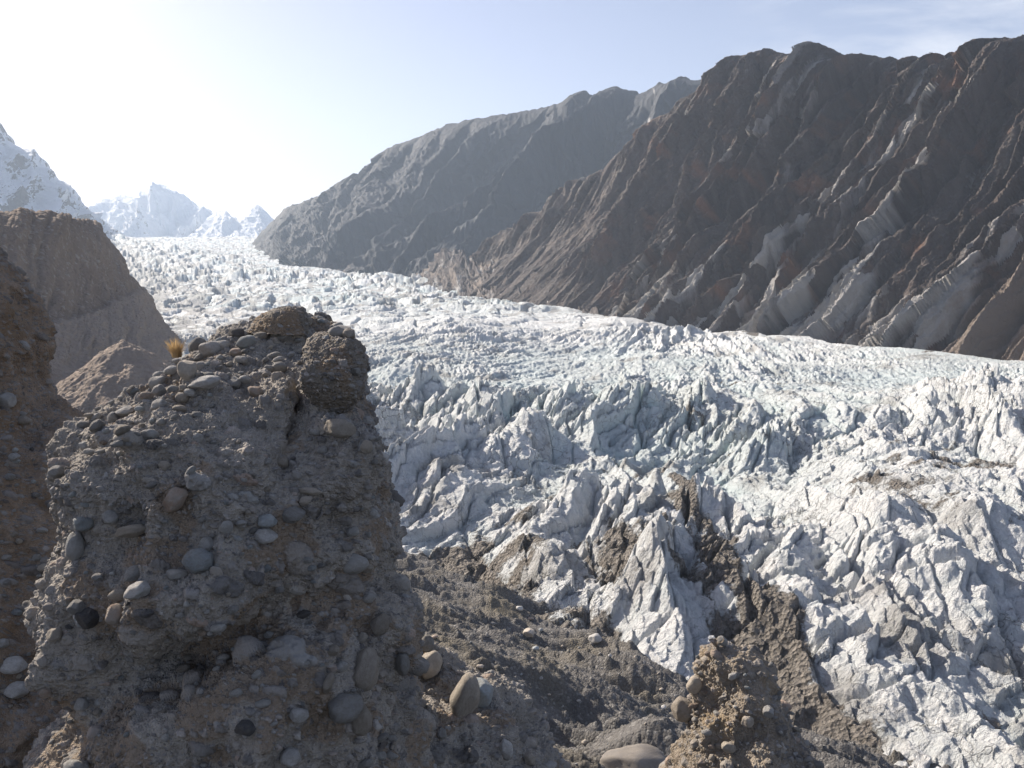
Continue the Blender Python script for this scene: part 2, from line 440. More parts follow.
    stp = 1 - np.abs((a / 33 + .6 * n2(a / 60, rr / 150, 86) + .12 * n2(a / 10, rr / 25, 87)) % 1.0 - .5) * 2
    dirt = dirt + .62 * sst(.70, .92, stp) * sst(-.35, .15, n2(a / 40, rr / 90, 88)) * sst(210, 120, side) * sst(10, 50, X)
    for (qx_, qy_, yy_, rx_, ry_, am_) in DIRTY:
        c = P(qx_, qy_, yy_); dirt = dirt + .62 * am_ * np.exp(-(((X - c[0]) / rx_) ** 2 + ((Y - c[1]) / ry_) ** 2)) * (.6 + .9 * (1 - big))

    dirt = np.where(far > .3, dirt - .3 + .75 * sst(90, 0, edge_left(X, Y)) * sst(1200, 900, Y), dirt)
    dust = -.02 + .75 * fbm2(X, Y, 35, 5, .6, 91) + .20 * sst(140, 20, side) + .12 * sst(2, -8, h)
    dirt = dirt + .9 * sst(26, 0, edge_dist(X, Y)) * sst(-.2, .3, n2(X / 60, Y / 90, 99)) * sst(1300, 900, Y)
    dust = dust + .30 * fbm2(fa, fb / 7, 22, 3, .6, 95) * sst(450, 900, Y) + .42 * sst(800, 1500, Y)
    dust = dust + .5 * sst(240, 0, edge_left(X, Y)) * sst(500, 800, Y) - .1 * fins
    return z, deep, dirt, dust

_RE = np.array([(900, 0), (700, 300), (373, 615), (270, 800), (163, 1020), (10, 1500), (-190, 2140), (-846, 2750), (-1530, 3500), (-2500, 4600)], float)
def edge_dist(X, Y):
    return (np.interp(Y, _RE[:, 1], _RE[:, 0]).astype(F32) - X) * .8
_LE = np.array([(-70, 0), (-75, 300), (-330, 760), (-500, 1100), (-800, 1700), (-1155, 2400), (-1900, 3500), (-2900, 4600)], float)
def edge_left(X, Y):
    return (X - np.interp(Y, _LE[:, 1], _LE[:, 0]).astype(F32)) * .8
# near margin: the debris foot
_NL = np.array([(-200, 420), (-90, 290), (-31, 214), (18, 165), (34, 141), (70, 108), (110, 62), (150, 10)], float)
def near_line(X, Y):
    """distance beyond the near margin of the ice (positive = on the ice)"""
    yl = np.interp(X, _NL[:, 0], _NL[:, 1]).astype(F32)
    return (Y - yl) * .75
PEAKS = [(545, 388, 345, 30, 15, 14, .2), (657, 470, 285, 26, 3.0, 7, .1), (705, 520, 248, 12, 8, 9, .5), (590, 505, 262, 9, 8, 7, .4),
         (770, 560, 225, 10, 9, 12, -.3), (985, 590, 225, 16, 12, 14, -.2), (560, 600, 205, 7, 9, 8, .5), (735, 440, 360, 14, 8, 22, -.2),
         (510, 440, 320, 9, 9, 12, .6), (880, 560, 238, 12, 10, 15, -.4), (650, 395, 405, 14, 6, 16, 0), (700, 380, 430, 15, 7, 16, 0)]
# (px, py, Y, half width, half length, amount) of the debris patches lying on the ice
DIRTY = [(590, 470, 285, 12, 10, .5), (545, 430, 330, 6, 14, .5), (690, 550, 215, 14, 12, .45), (640, 620, 178, 22, 10, .4), (770, 600, 185, 7, 18, .6), (740, 650, 160, 14, 12, .45),
         (830, 700, 140, 16, 12, .55), (880, 640, 175, 5, 24, .8), (920, 730, 142, 14, 9, .6), (960, 700, 150, 6, 16, .6), (800, 740, 130, 16, 10, .55), (470, 560, 222, 20, 14, .5), (430, 370, 480, 26, 40, .35), (520, 600, 195, 30, 14, .15)]
def build_glacier():
    nc, nr = int(1500 * RES), int(1700 * RES)
    t = np.linspace(-.80, .80, nc)
    s = np.linspace(0, 1, nr)
    p = .62
    y0, y1 = 95.0, 5200.0
    Yr = (y0 ** -p + (y1 ** -p - y0 ** -p) * s) ** (-1 / p)
    X = (Yr[:, None] * t[None]).astype(F32); Y = np.repeat(Yr[:, None], nc, 1).astype(F32)
    z, deep, dirt, dust = glacier_height(X, Y)
    # beyond its margins the ice sheet dives under the ground
    z = z - 45 * sst(-2, -60, edge_dist(X, Y)) - 50 * sst(0, -80, edge_left(X, Y)) - 40 * sst(0, -30, near_line(X, Y))
    V = np.stack([X, Y, z], -1)
    o = grid_mesh('glacier', V, dict(deep=deep, dirt=dirt, dust=dust, away=sst(450, 900, Y)), ICE)
    tag(o, 'broken white and blue-green glacier of jagged ice ridges filling the valley', None, None, 'structure')
    return o
# ------------------------------------------------------------------ mountains
PLATE = []
def ribbed(P0, n, su, sv, specs):
    d = np.zeros(su.shape, F32)
    for (kind, lu, lv, amp, seed, sk) in specs:
        a = (su + sk * sv) / lu; b = sv / lv
        w = .35 * n2(su / lu * .6, sv / lv * 1.4, seed + 50)
        v = n2(a + w, b + .5 * w, seed)
        if kind == 'r': d += amp * (np.clip(rid(v), 0, 1) ** 1.4 - .5)
        elif kind == 'c':
            f1, f2, ox, oy, c1, c2, c3 = cell2(a + w + .4 * v, b, seed)
            d += amp * ((c1 - .5) * .7 + ox * (c2 - .42) * 2.6 + oy * (c3 - .5) * 1.4); PLATE.append(c2)
        elif kind == 'v': d += amp * (np.abs(v) * 2 - .4)
        elif kind == 'a':                      # lopsided ribs: a slow dark side, a sharp lit side
            ph = (a + w * 1.6 + .6 * v) % 1.0
            d += amp * (np.where(ph < .36, ph / .36, (1 - ph) / .64) - .5) * np.clip(.6 + 1.3 * n2(a * .31, b * .8, seed + 7), 0, 2)
        else: d += amp * v
    return d
def arc(P0, axis):
    s = np.zeros(P0.shape[:2], F32); q = np.linalg.norm(np.diff(P0, axis=axis), axis=-1)
    if axis == 1: s[:, 1:] = np.cumsum(q.mean(0))[None]
    else: s[1:] = np.cumsum(q.mean(1))[:, None]
    return s

def build_wall():
    # knots along the wall, from beyond the right side of the picture to where it dies out in the valley
    crest = [(1640, 30, 760), (1520, 28, 800), (1390, 26, 850), (1240, 24, 930), (1130, 26, 1000), (1024, 42, 1070), (960, 60, 1130), (900, 59, 1200), (850, 62, 1260), (795, 54, 1330), (765, 56, 1390), (728, 80, 1460), (690, 110, 1560), (640, 152, 1700), (570, 198, 1830), (500, 242, 1950), (436, 269, 2080)]
    fl = np.array([(420, 285, 2060), (465, 293, 1720), (500, 300, 1500), (545, 306, 1320), (600, 314, 1160), (650, 322, 1050), (700, 330, 960), (745, 334, 900), (800, 340, 830), (850, 348, 760), (920, 360, 690), (985, 370, 630), (1050, 378, 590), (1130, 388, 555), (1270, 402, 500), (1500, 430, 420)], float)
    fx = [1500, 1350, 1210, 1060, 950, 850, 795, 740, 692, 640, 608, 575, 545, 520, 490, 462, 426]
    foot = [(x, np.interp(x, fl[:, 0], fl[:, 1]), np.interp(x, fl[:, 0], fl[:, 2])) for x in fx]
    c = np.array(crest, float); f = np.array(foot, float)
    c[:, 2] = f[:, 2] + (c[:, 2] - f[:, 2]) * .62
    rows = slope_rows(c, f, ((.16, -.01, 0), (.5, -.025, 0)), under=.06)
    nu, nv = int(2000 * RES), int(1100 * RES)
    B, u, v = ruled(rows, [-.06, 0, .16, .5, 1, 1.12], nu, nv)
    B = B[:, ::-1]; u = u[::-1]
    n = normals(B); 
    if n[nv // 2, nu // 2, 1] > 0: n = -n
    su, sv = arc(B, 1), arc(B, 0)
    V2 = v[:, None] + 0 * su; U2 = u[None] + 0 * su
    d = ribbed(B, n, su, sv, [('r', 170, 900, 20, 1, -.25), ('a', 66, 480, 36, 2, -.30), ('a', 27, 260, 14, 22, -.30), ('c', 40, 320, 24, 13, -.30), ('c', 17, 140, 14, 14, -.27), ('c', 7, 50, 5.6, 15, -.25), ('c', 3.5, 18, 1.8, 6, -.2)])
    pl = PLATE[-4] * .22 + PLATE[-3] * .42 + PLATE[-2] * .36
    d += 7 * fbm3(B, 60, 3, .5, 15) + 1.6 * fbm3(B, 9, 4, .6, 16)
    # glacier-scoured lower third: smoother slabs; talus cone on the left part
    talus = sst(10.5, 13.5, U2) * (1 - sst(.55, 1.0, V2 + .25 * n2(su / 90, sv / 90, 33)))
    talus = np.maximum(talus, sst(10, 11.5, U2) * sst(.34, .1, V2))
    slab = sst(.32, .12, V2 + .14 * n2(su / 70, sv / 70, 34)) * sst(10.5, 8.5, U2)
    bench = sst(4.6, 3.6, U2) * sst(.42, .2, V2 + .12 * n2(su / 60, sv / 60, 35))
    k = (1 - .72 * talus) * (1 - .35 * bench)
    fade = sst(1.0, .80, V2) * .90 + .10
    d = d * k * fade + 1.1 * fbm3(B, 14, 4, .6, 17)
    d -= 10 * slab * 0
    V = B + n * d[..., None]
    jag = sst(.9, 1, V2) * (fbm2(su, sv * 0, 40, 5, .68, 77) * 8)
    V[..., 2] += jag - 2
    pale = .02 + .50 * slab + .22 * np.clip(d / 30, -1, 1) + 1.9 * (.47 - pl) + .25 * sst(.7, .2, V2) * sst(10, 6, U2) - .6 * talus + .30 * fbm2(su + .2 * sv, sv / 5, 30, 3, .6, 91)  # slabs are pale rock; sun-facing plates and rib crests painted paler as if lit
    tan = .02 + .95 * bench + .40 * talus * sst(.2, .5, V2) + .30 * fbm2(su, sv, 110, 3, .6, 92) + .12 * sst(.96, 1, V2)
    rust = np.clip(fbm2(su, sv, 45, 4, .6, 93) - .25, 0, 1) * 1.0 * (1 - talus)
    o = grid_mesh('rock_mountain', V, dict(pale=pale, tan=tan, rust=rust, su=(su + .25 * sv) / 16, sv=sv / 130), WALL)
    tag(o, 'steep brown rock mountain face with pale grey ribs above the far edge of the glacier', None, None, 'structure')

def build_bench():
    crest = [(402, 282, 2250), (425, 272, 2150), (437, 258, 2080), (443, 251, 2040), (462, 251, 1960), (472, 259, 1900), (500, 263, 1780), (530, 272, 1600), (570, 280, 1430), (610, 292, 1290), (650, 312, 1180), (680, 326, 1100)]
    foot = [(395, 284, 2200), (412, 285, 2050), (425, 288, 1930), (435, 292, 1830), (455, 296, 1720), (470, 300, 1620), (500, 305, 1470), (530, 311, 1350), (570, 318, 1220), (610, 324, 1110), (650, 330, 1030), (690, 336, 970)]
    rows = slope_rows(crest, foot, ((.35, -.05, 0), (.8, .06, 0)), under=.3)
    nu, nv = int(700 * RES), int(200 * RES)
    B, u, v = ruled(rows, [-.3, 0, .35, .8, 1, 1.25], nu, nv)
    n = normals(B)
    if n[nv // 2, nu // 2, 1] > 0: n = -n
    su, sv = arc(B, 1), arc(B, 0); V2 = v[:, None] + 0 * su
    d = ribbed(B, n, su, sv, [('r', 60, 120, 8, 41, .3), ('c', 30, 60, 6, 42, -.2), ('c', 12, 24, 2.5, 43, -.2), ('c', 5, 9, 1.1, 44, 0)]) + 5 * fbm3(B, 50, 4, .55, 45)
    V = B + n * d[..., None]
    pale = .25 + .6 * fbm2(su, sv, 70, 4, .6, 46); tan = .25 + .8 * fbm2(su, sv, 90, 4, .6, 47) - .2 * sst(.3, .0, V2)
    o = grid_mesh('rubble_hills', V, dict(pale=pale, tan=tan, rust=0 * su, su=su / 16, sv=sv / 60), WALL)
    tag(o, 'low grey rubble hills and a small bench along the far edge of the glacier', None, None, 'structure')

def build_back_mountain():
    crest = [(860, 80, 2600), (760, 88, 2700), (698, 80, 2800), (680, 82, 2830), (664, 84, 2900), (640, 96, 2960), (622, 91, 3030), (600, 97, 3080), (580, 90, 3150), (545, 112, 3250), (505, 119, 3350), (445, 130, 3500), (400, 150, 3600), (352, 180, 3750), (322, 195, 3850), (290, 205, 3950), (268, 225, 4050), (250, 246, 4150)]
    foot = [(760, 330, 1900), (690, 325, 1950), (640, 318, 2000), (610, 312, 2050), (580, 308, 2100), (555, 300, 2150), (530, 298, 2180), (505, 292, 2220), (480, 290, 2260), (455, 288, 2320), (425, 284, 2400), (385, 276, 2500), (345, 268, 2650), (320, 264, 2800), (300, 262, 2950), (280, 260, 3150), (262, 256, 3500), (246, 252, 4000)]
    c = np.array(crest, float); f = np.array(foot, float)
    rows = slope_rows(c, f, ((.5, -.02, 0),), under=.08)
    nu, nv = int(900 * RES), int(600 * RES)
    B, u, v = ruled(rows, [-.08, 0, .5, 1, 1.15], nu, nv)
    B = B[:, ::-1]; u = u[::-1]
    n = normals(B)
    if n[nv // 2, nu // 2, 1] > 0: n = -n
    su, sv = arc(B, 1), arc(B, 0); V2 = v[:, None] + 0 * su; U2 = u[None] + 0 * su
    d = ribbed(B, n, su, sv, [('r', 460, 1500, 90, 1, -.4), ('a', 210, 900, 50, 2, -.45), ('c', 120, 420, 30, 13, -.35), ('c', 45, 150, 14, 14, -.3), ('r', 20, 60, 5, 6, .1)])
    d += 26 * fbm3(B, 240, 5, .55, 15)
    d *= (sst(1.0, .65, V2) * .82 + .18) * (.1 + .9 * sst(17, 14, u[None] + 0 * V2))
    V = B + n * d[..., None]
    V[..., 2] += sst(.9, 1, V2) * (fbm2(su, sv * 0, 150, 5, .68, 78) * 26 - 5)
    gul = np.clip(rid(n2((su + .42 * sv) / 260, sv / 2500, 5)) - .88, 0, 1) * 8
    pale = gul * sst(.3, .7, V2) * sst(1, 2, U2) * sst(8, 6, U2) - .38 + .3 * fbm2(su, sv, 300, 4, .6, 91)
    tan = -.1 + .4 * fbm2(su, sv, 500, 3, .6, 92) + .3 * sst(.2, .05, V2)
    o = grid_mesh('dark_mountain', V, dict(pale=pale, tan=tan, rust=0 * su, su=(su + .3 * sv) / 60, sv=sv / 400), m_rock_wall('shaded_rock', (.018, .022, .030), (.048, .052, .062)))  # rock colour darkened and blued, shade and distance haze painted in
    tag(o, 'dark hazy mountain ridge sloping down behind the glacier in the distance', None, None, 'structure')

def build_peak(name, label, crest, foot, mat, seed, snow0, amp=(90, 40, 16), nu=700, nv=400, jag=30):
    c = np.array(crest, float); f = np.array(foot, float)
    rows = slope_rows(c, f, ((.5, -.05, 0),))
    nu, nv = int(nu * RES), int(nv * RES)
    B, u, v = ruled(rows, [0, .5, 1, 1.15], nu, nv, False)
    n = normals(B)
    if n[nv // 2, nu // 2, 1] > 0: n = -n
    su, sv = arc(B, 1), arc(B, 0); V2 = v[:, None] + 0 * su
    L0 = float(sv.max())
    d = ribbed(B, n, su, sv, [('r', L0 * .28, L0 * .9, amp[0], seed, .15), ('r', L0 * .1, L0 * .45, amp[1], seed + 1, -.2), ('r', L0 * .04, L0 * .14, amp[2], seed + 2, .3)])
    d += amp[1] * .8 * fbm3(B, L0 * .18, 6, .58, seed + 5)
    d *= sst(1.0, .7, V2) * .85 + .15
    V = B + n * d[..., None]
    V[..., 2] += sst(.85, 1, V2) * fbm2(su, sv * 0, L0 * .12, 5, .58, seed + 8) * jag
    slope = normals(V)[..., 2]; slope = np.abs(slope)
    snow = snow0 + .55 * (slope - .55) + .2 * (V2 - .5)
    o = grid_mesh(name, V, dict(snow=snow), mat)
    tag(o, label, None, None, 'structure')

def build_far():
    ms = m_snow_rock('snowy_rock', (.16, .14, .14))
    build_peak('snow_mountain', 'distant snow-covered mountain with a blunt rounded summit at the head of the glacier',
        [(60, 225, 9000), (100, 205, 9000), (118, 196, 9000), (150, 188, 9000), (160, 188, 9000), (176, 192, 9000), (200, 205, 9100), (216, 212, 9200), (232, 222, 9200), (245, 235, 9200), (300, 250, 9300)],
        [(40, 262, 7000), (80, 262, 7000), (100, 262, 7000), (140, 262, 7000), (155, 262, 7000), (170, 262, 7000), (200, 262, 7000), (225, 262, 7000), (245, 262, 7000), (270, 262, 7000), (320, 262, 7000)],
        ms, 300, .80, (200, 110, 50), 500, 300, 60)
    build_peak('sharp_snow_peak', 'distant sharp snowy pyramid peak between the snow mountain and the dark ridge',
        [(190, 240, 8300), (206, 222, 8300), (216, 211, 8300), (226, 212, 8300), (238, 220, 8300), (250, 210, 8300), (256, 205, 8300), (262, 208, 8300), (270, 218, 8300), (300, 240, 8300), (330, 250, 8300)],
        [(185, 262, 6600), (200, 262, 6600), (214, 262, 6600), (226, 262, 6600), (238, 262, 6600), (250, 262, 6600), (258, 262, 6600), (268, 262, 6600), (280, 262, 6600), (310, 262, 6600), (340, 262, 6600)],
        ms, 320, .80, (80, 60, 30), 400, 260, 30)
    build_peak('snowy_slope', 'steep snow-streaked rocky mountainside descending towards the upper glacier',
        [(-330, -60, 3600), (-200, 20, 3700), (-100, 70, 3800), (-30, 105, 3900), (0, 124, 4000), (10, 141, 4050), (36, 150, 4100), (60, 178, 4250), (84, 203, 4400), (108, 226, 4600), (126, 246, 4800)],
        [(-420, 262, 2500), (-290, 262, 2500), (-190, 262, 2550), (-110, 262, 2600), (-60, 262, 2700), (-20, 262, 2800), (20, 262, 2900), (50, 262, 3100), (80, 262, 3400), (105, 262, 3900), (126, 262, 4500)],
        m_snow_rock('snow_streaked_rock', (.15, .13, .125)), 340, .56, (110, 60, 24), 800, 500, 25)

def build_left_moraine():
    mt = m_debris('moraine_slope_till', (.30, .23, .18), (.40, .32, .26), .22, (.5, .44, .38), 3.0, (.42, .35, .295))
    crest = [(-330, 225, 330), (-200, 216, 380), (-80, 213, 430), (0, 213, 470), (30, 213, 500), (62, 215, 540), (80, 220, 600), (94, 222, 660), (101, 233, 720), (110, 245, 740), (126, 270, 760), (142, 296, 770), (160, 322, 790), (172, 338, 820)]
    foot = [(-400, 640, 150), (-250, 560, 180), (-120, 500, 210), (-30, 470, 250), (15, 440, 290), (60, 420, 330), (100, 400, 370), (130, 385, 410), (150, 372, 450), (165, 362, 500), (170, 356, 560), (174, 350, 620), (177, 345, 700), (180, 342, 780)]
    c = np.array(crest, float); f = np.array(foot, float)
    rows = slope_rows(c, f, ((.5, -.06, 0),), under=.1)
    nu, nv = int(900 * RES), int(700 * RES)
    B, u, v = ruled(rows, [-.1, 0, .5, 1, 1.15], nu, nv)
    B = B[:, ::-1]; u = u[::-1]
    n = normals(B)
    if n[nv // 2, nu // 2, 1] > 0: n = -n
    su, sv = arc(B, 1), arc(B, 0); V2 = v[:, None] + 0 * su; U2 = u[None] + 0 * su
    px, py = proj(B)
    # a scarp line: eroded bare till below, old stony slope above
    lx = [-400, 0, 45, 60, 90, 125, 150, 200, 260]; ly = [330, 330, 322, 322, 312, 294, 286, 286, 290]
    line = np.interp(px, lx, ly) + 3 * n2(su / 14, sv / 60, 5) * 2
    below = sst(-1, 5, py - line)
    d = 2.2 * fbm3(B, 30, 5, .55, 3) + .5 * fbm3(B, 4, 3, .6, 6)
    gul = ribbed(B, n, su, sv, [('r', 26, 150, 7, 11, .1), ('r', 10, 60, 2.2, 12, .2)])
    d = d + below * (gul * .3 + 2.0 * fbm3(B, 16, 4, .6, 19) - 2.5) + (1 - below) * .35 * gul
    V = B + n * (d * (sst(1.15, .97, V2) * .8 + .2))[..., None]
    H, T = stones3(V, 2.2, 71, .2)
    V = V + n * (H * 1.5 * (1 - .6 * below))[..., None]
    o = grid_mesh('moraine_slope', V, dict(tint=below * .75), mt)
    tag(o, 'long brown stony moraine slope with an eroded scarp beside the glacier', None, None, 'structure')
    # cone of fallen till at its foot
    cc = P(85, 345, 300); 
    nn = int(380 * RES); g = np.linspace(-1, 1, nn); GX, GY = np.meshgrid(g * 62, g * 62)
    rr = np.hypot(GX * (1 + .1 * n2(GX / 20, GY / 20, 2)), GY)
    X, Y = cc[0] + GX, cc[1] + GY + 30
    ang = np.arctan2(GX, GY)
    z = cc[2] - rr * .72 + .7 * rid(n2(ang * 4 + .6 * n2(X / 8, Y / 8, 77), rr / 40, 9)) * np.clip(rr / 20, 0, 1) + 1.3 * fbm2(X, Y, 9, 4, .55, 4)
    V = np.stack([X, Y, z], -1)
    H, T = stones3(V, 1.4, 72, .3); V[..., 2] += H
    o = grid_mesh('talus_cone', V, dict(tint=np.full(rr.shape, .7)), mt)
    tag(o, 'small pale cone of fallen till at the foot of the brown moraine slope', None, None, 'structure')

# ------------------------------------------------------------------ near debris slope
DEB = m_debris('grey_debris', (.14, .135, .13), (.25, .24, .23), 1.3, (.42, .41, .39), .5, (.22, .195, .15))
def ground_height(X, Y):
    e = near_line(X, Y)                        # negative on the near side
    up = np.clip(-e, 0, 400)
    z = -86 + .46 * up + 5 * np.exp(-((e + 5) / 14) ** 2)
    z = z + 3.0 * fbm2(X, Y, 34, 3, .5, 5) - 14 * sst(0, 40, e)
    a = (Y + .35 * X) + 5 * n2(X / 25, Y / 25, 6)
    z = z + 2.6 * rid(n2(a / 10, X / 45, 7)) + 1.4 * rid(n2(a / 4, X / 20, 8))
    # gullies and humps on the debris below the camera
    c = P(640, 745, 82); q = np.exp(-(((X - c[0]) / 16) ** 2 + ((Y - c[1]) / 12) ** 2))
    z = z + 6 * q
    c = P(575, 715, 88); q = np.exp(-(((X - c[0]) / 7) ** 2 + ((Y - c[1]) / 12) ** 2))
    z = z - 7 * q
    return z
def build_ground():
    nc, nr = int(1300 * RES), int(900 * RES)
    t = np.linspace(-1.0, 1.0, nc); s = np.linspace(0, 1, nr)
    Yr = 3 + 20 * s + 270 * s ** 2.2
    Yr = 4 * (330 / 4) ** s
    X = (Yr[:, None] * t[None] * (1 + 6 / Yr[:, None])).astype(F32); Y = np.repeat(Yr[:, None], nc, 1).astype(F32)
    z = ground_height(X, Y)
    V = np.stack([X, Y, z], -1)
    for s_, dn, am, sd in ((3.2, .3, 1.0, 1), (1.3, .5, .8, 2), (.6, .6, .7, 3)):
        H, T = stones3(V, s_, 80 + sd, dn); V[..., 2] += H * s_ * am * .8
    V[..., 2] += .25 * fbm2(X, Y, 1.5, 3, .6, 12)
    o = grid_mesh('debris_ground', V, dict(tint=np.clip(.1 + .8 * fbm2(X, Y, 20, 4, .6, 31), 0, 1)), DEB)
    tag(o, 'grey gravelly debris slope below the camera reaching the glacier edge', None, None, 'structure')
    global GROUND
    class GB: pass
    GROUND = GB(); m = (V[..., 1] > 40).ravel() & (V[..., 1] < 240).ravel()
    GROUND.V = V.reshape(-1, 3)[m]; GROUND.N = np.repeat(np.array([[0, -.3, .95]]), len(GROUND.V), 0); GROUND.px, GROUND.py = proj(GROUND.V)
HAZE = 7.5e-5
BUILD = os.environ.get('SC_B', 'gwbfmnx')
for k_, f_ in (('g', build_glacier), ('w', build_wall), ('b', build_bench), ('b', build_back_mountain), ('f', build_far), ('m', build_left_moraine), ('n', build_ground)):
    if k_ in BUILD:
        t_ = time.time(); f_(); print(f_.__name__, round(time.time() - t_, 1))
# ------------------------------------------------------------------ near till outcrops
TILL = m_till()
class Body: pass
BODIES = []
def loft(name, label, cat, levels, nz, nt, exp=2.5, mat=None, seed=0, lump=(.5, .16), stones=((.42, .22, 1.0), (.22, .42, 1.0), (.11, .6, 1.0), (.055, .72, 1.0)), off=.0, extra=None, group=None, vis=False, tmap=None):
    """stack of rounded cross-sections: (py, left px, right px, Y centre, half depth)"""
    lv = np.array(levels, float)
    s = np.linspace(0, len(lv) - 1, int(nz * RES))
    q = catmull(s, np.arange(len(lv)), lv)
    Lp, Rp = P(q[:, 1], q[:, 0], q[:, 3]), P(q[:, 2], q[:, 0], q[:, 3])
    z = Lp[:, 2]; xc = (Lp[:, 0] + Rp[:, 0]) / 2; a = np.maximum((Rp[:, 0] - Lp[:, 0]) / 2, .002); b = np.maximum(q[:, 4], .002)
    k = np.linspace(0, 1, int(nt * RES), endpoint=False)
    th = 2 * math.pi * k + .8 * np.sin(2 * math.pi * k)       # more points on the side towards -Y
    th = math.pi / 2 + th                                        # start at the back
    c_, s_ = np.cos(th), np.sin(th)
    rr = (np.abs(c_) ** exp + np.abs(s_) ** exp) ** (-1 / exp)
    X = xc[:, None] + a[:, None] * (rr * c_)[None]; Y = q[:, 3][:, None] + b[:, None] * (rr * s_)[None]
    B = np.stack([X, Y, z[:, None] + 0 * X], -1)
    def out(Q):
        n = normals(Q, True)
        cen = np.stack([xc, q[:, 3], z], -1)[:, None]
        sg = np.sign(((Q - cen) * n).sum(-1).mean()); return n * sg
    n = out(B)
    env = np.clip(np.minimum(a, b) / .5, .15, 1)[:, None]
    d = env * (lump[0] * fbm3(B, 1.7, 3, .5, seed) + lump[1] * rid(n3(B[..., 0] / .8, B[..., 1] / .8, B[..., 2] / 1.6, seed + 5)))
    if extra is not None: d = d + extra(B, *proj(B))
    V = B + n * (d - off)[..., None]
    n = out(V)
    # smooth the normals so the stones stand proud of the face
    f = .10 * fbm3(V, .5, 5, .6, seed + 20) * env
    V = V + n * f[..., None]
    tone = np.full(X.shape, .4, F32); st = np.zeros(X.shape, F32)
    dens = .5 + .5 * sst(-.3, .3, fbm3(V, 1.3, 2, .5, seed + 31))
    V0 = V.copy(); tot = np.zeros(X.shape, F32)
    for j, (s1, dn, am) in enumerate(stones):
        H, T = stones3(V0 + np.array([3.1 * j, 1.7, .3]), s1, seed + 40 + j, dn)
        H = H * dens
        hh = H * s1 * am
        m = (hh > tot) & (T >= 0)
        tone = np.where(m, T, tone); st = np.where(m, np.clip(H * 5, 0, 1), st)
        tot = np.maximum(tot, hh)
    V = V + n * (tot * np.clip(env, .3, 1))[..., None]
    V = V + n * (.012 * fbm3(V0, .05, 3, .6, seed + 60))[..., None]
    och = .5 + .8 * fbm3(V0, .9, 3, .55, seed + 70)
    if tmap is not None: och = och + tmap(*proj(V0))
    o = grid_mesh(name, V, dict(tone=tone, stone=st, ochre=och), mat or TILL, wrap=True)
    tag(o, label, cat, group)
    bd = Body(); bd.o = o; bd.V = V.reshape(-1, 3); bd.N = n.reshape(-1, 3); bd.px, bd.py = proj(bd.V); BODIES.append(bd)
    return bd
def g2(px, py, x, y, rx, ry, rot=0):
    c, s = math.cos(math.radians(rot)), math.sin(math.radians(rot))
    dx, dy = px - x, py - y
    return np.exp(-(((dx * c + dy * s) / rx) ** 2 + ((-dx * s + dy * c) / ry) ** 2))
def main_extra(B, px, py):
    f = (B[..., 1] < 10.5)
    d = -.75 * g2(px, py, 255, 645, 120, 24, -28) + .30 * g2(px, py, 170, 590, 110, 34, -15)
    d += -.55 * g2(px, py, 130, 690, 80, 26, -20)
    d += .25 * g2(px, py, 330, 430, 40, 60) - .16 * g2(px, py, 285, 470, 14, 60, 10)
    d += -.35 * g2(px, py, 300, 395, 5, 30, 3)
    d += .22 * g2(px, py, 395, 600, 20, 90)
    # vertical runnels on the right flank
    d += .10 * rid(n2(px / 16, py / 120, 3)) * sst(300, 350, px) * sst(400, 460, py)
    return d * f
MAIN = loft('till_outcrop', 'big weathered till outcrop studded with cobbles, pointed top at the right, filling the near left', 'rock outcrop',
    [(298, 296, 298, 13.0, .05), (306, 282, 308, 12.9, .4), (318, 258, 336, 12.6, 1.1), (336, 222, 352, 12.2, 1.9), (358, 184, 362, 11.7, 2.5), (384, 146, 364, 11.0, 2.7), (410, 114, 366, 10.4, 2.6), (440, 88, 376, 9.9, 2.4),
     (480, 80, 382, 9.6, 2.2), (540, 72, 388, 9.4, 2.15), (600, 66, 396, 9.3, 2.15), (660, 74, 402, 9.2, 2.15), (720, 50, 420, 9.1, 2.3), (800, -10, 450, 9.0, 2.5), (900, -80, 520, 9.0, 3.0), (1100, -200, 700, 9.0, 4)],
    1150, 1500, 2.15, seed=11, lump=(.32, .12), off=.2, vis=True, extra=main_extra, tmap=lambda x, y: .35 * g2(x, y, 230, 640, 130, 60, -25) + .15 * sst(600, 700, y))
SHOULDER = loft('till_shoulder', 'low dark till shoulder below the big outcrop, carrying two pale boulders on its edge', 'rock outcrop',
    [(650, 385, 400, 11.5, .1), (662, 340, 440, 11.4, .6), (682, 300, 492, 11.2, 1.0), (705, 280, 515, 11.0, 1.2), (735, 260, 528, 10.9, 1.4), (780, 240, 552, 10.7, 1.7), (860, 200, 600, 10.5, 2.0), (1000, 100, 700, 10.5, 3)],
    420, 700, 2.3, seed=31, lump=(.3, .1))
PINN = loft('till_pinnacle', 'sunlit brown till pinnacle with a knobbly top rising at the bottom edge', 'rock outcrop',
    [(633, 714, 718, 13, .03), (642, 708, 726, 13, .2), (655, 704, 748, 13, .45), (680, 702, 776, 13, .75), (700, 697, 784, 13, .9), (725, 688, 796, 12.9, 1.05), (760, 682, 832, 12.8, 1.3), (820, 668, 890, 12.6, 1.7), (920, 640, 980, 12.5, 2.4), (1100, 580, 1100, 12.5, 3.2)],
    420, 700, 2.2, off=.22, seed=51, lump=(.42, .2), stones=((.30, .45, 1.0), (.14, .7, 1.1), (.08, .7, 1.1)),
    mat=m_till('brown_till', ((.25, .21, .165), (.40, .345, .28)), (.27, .2, .12)))
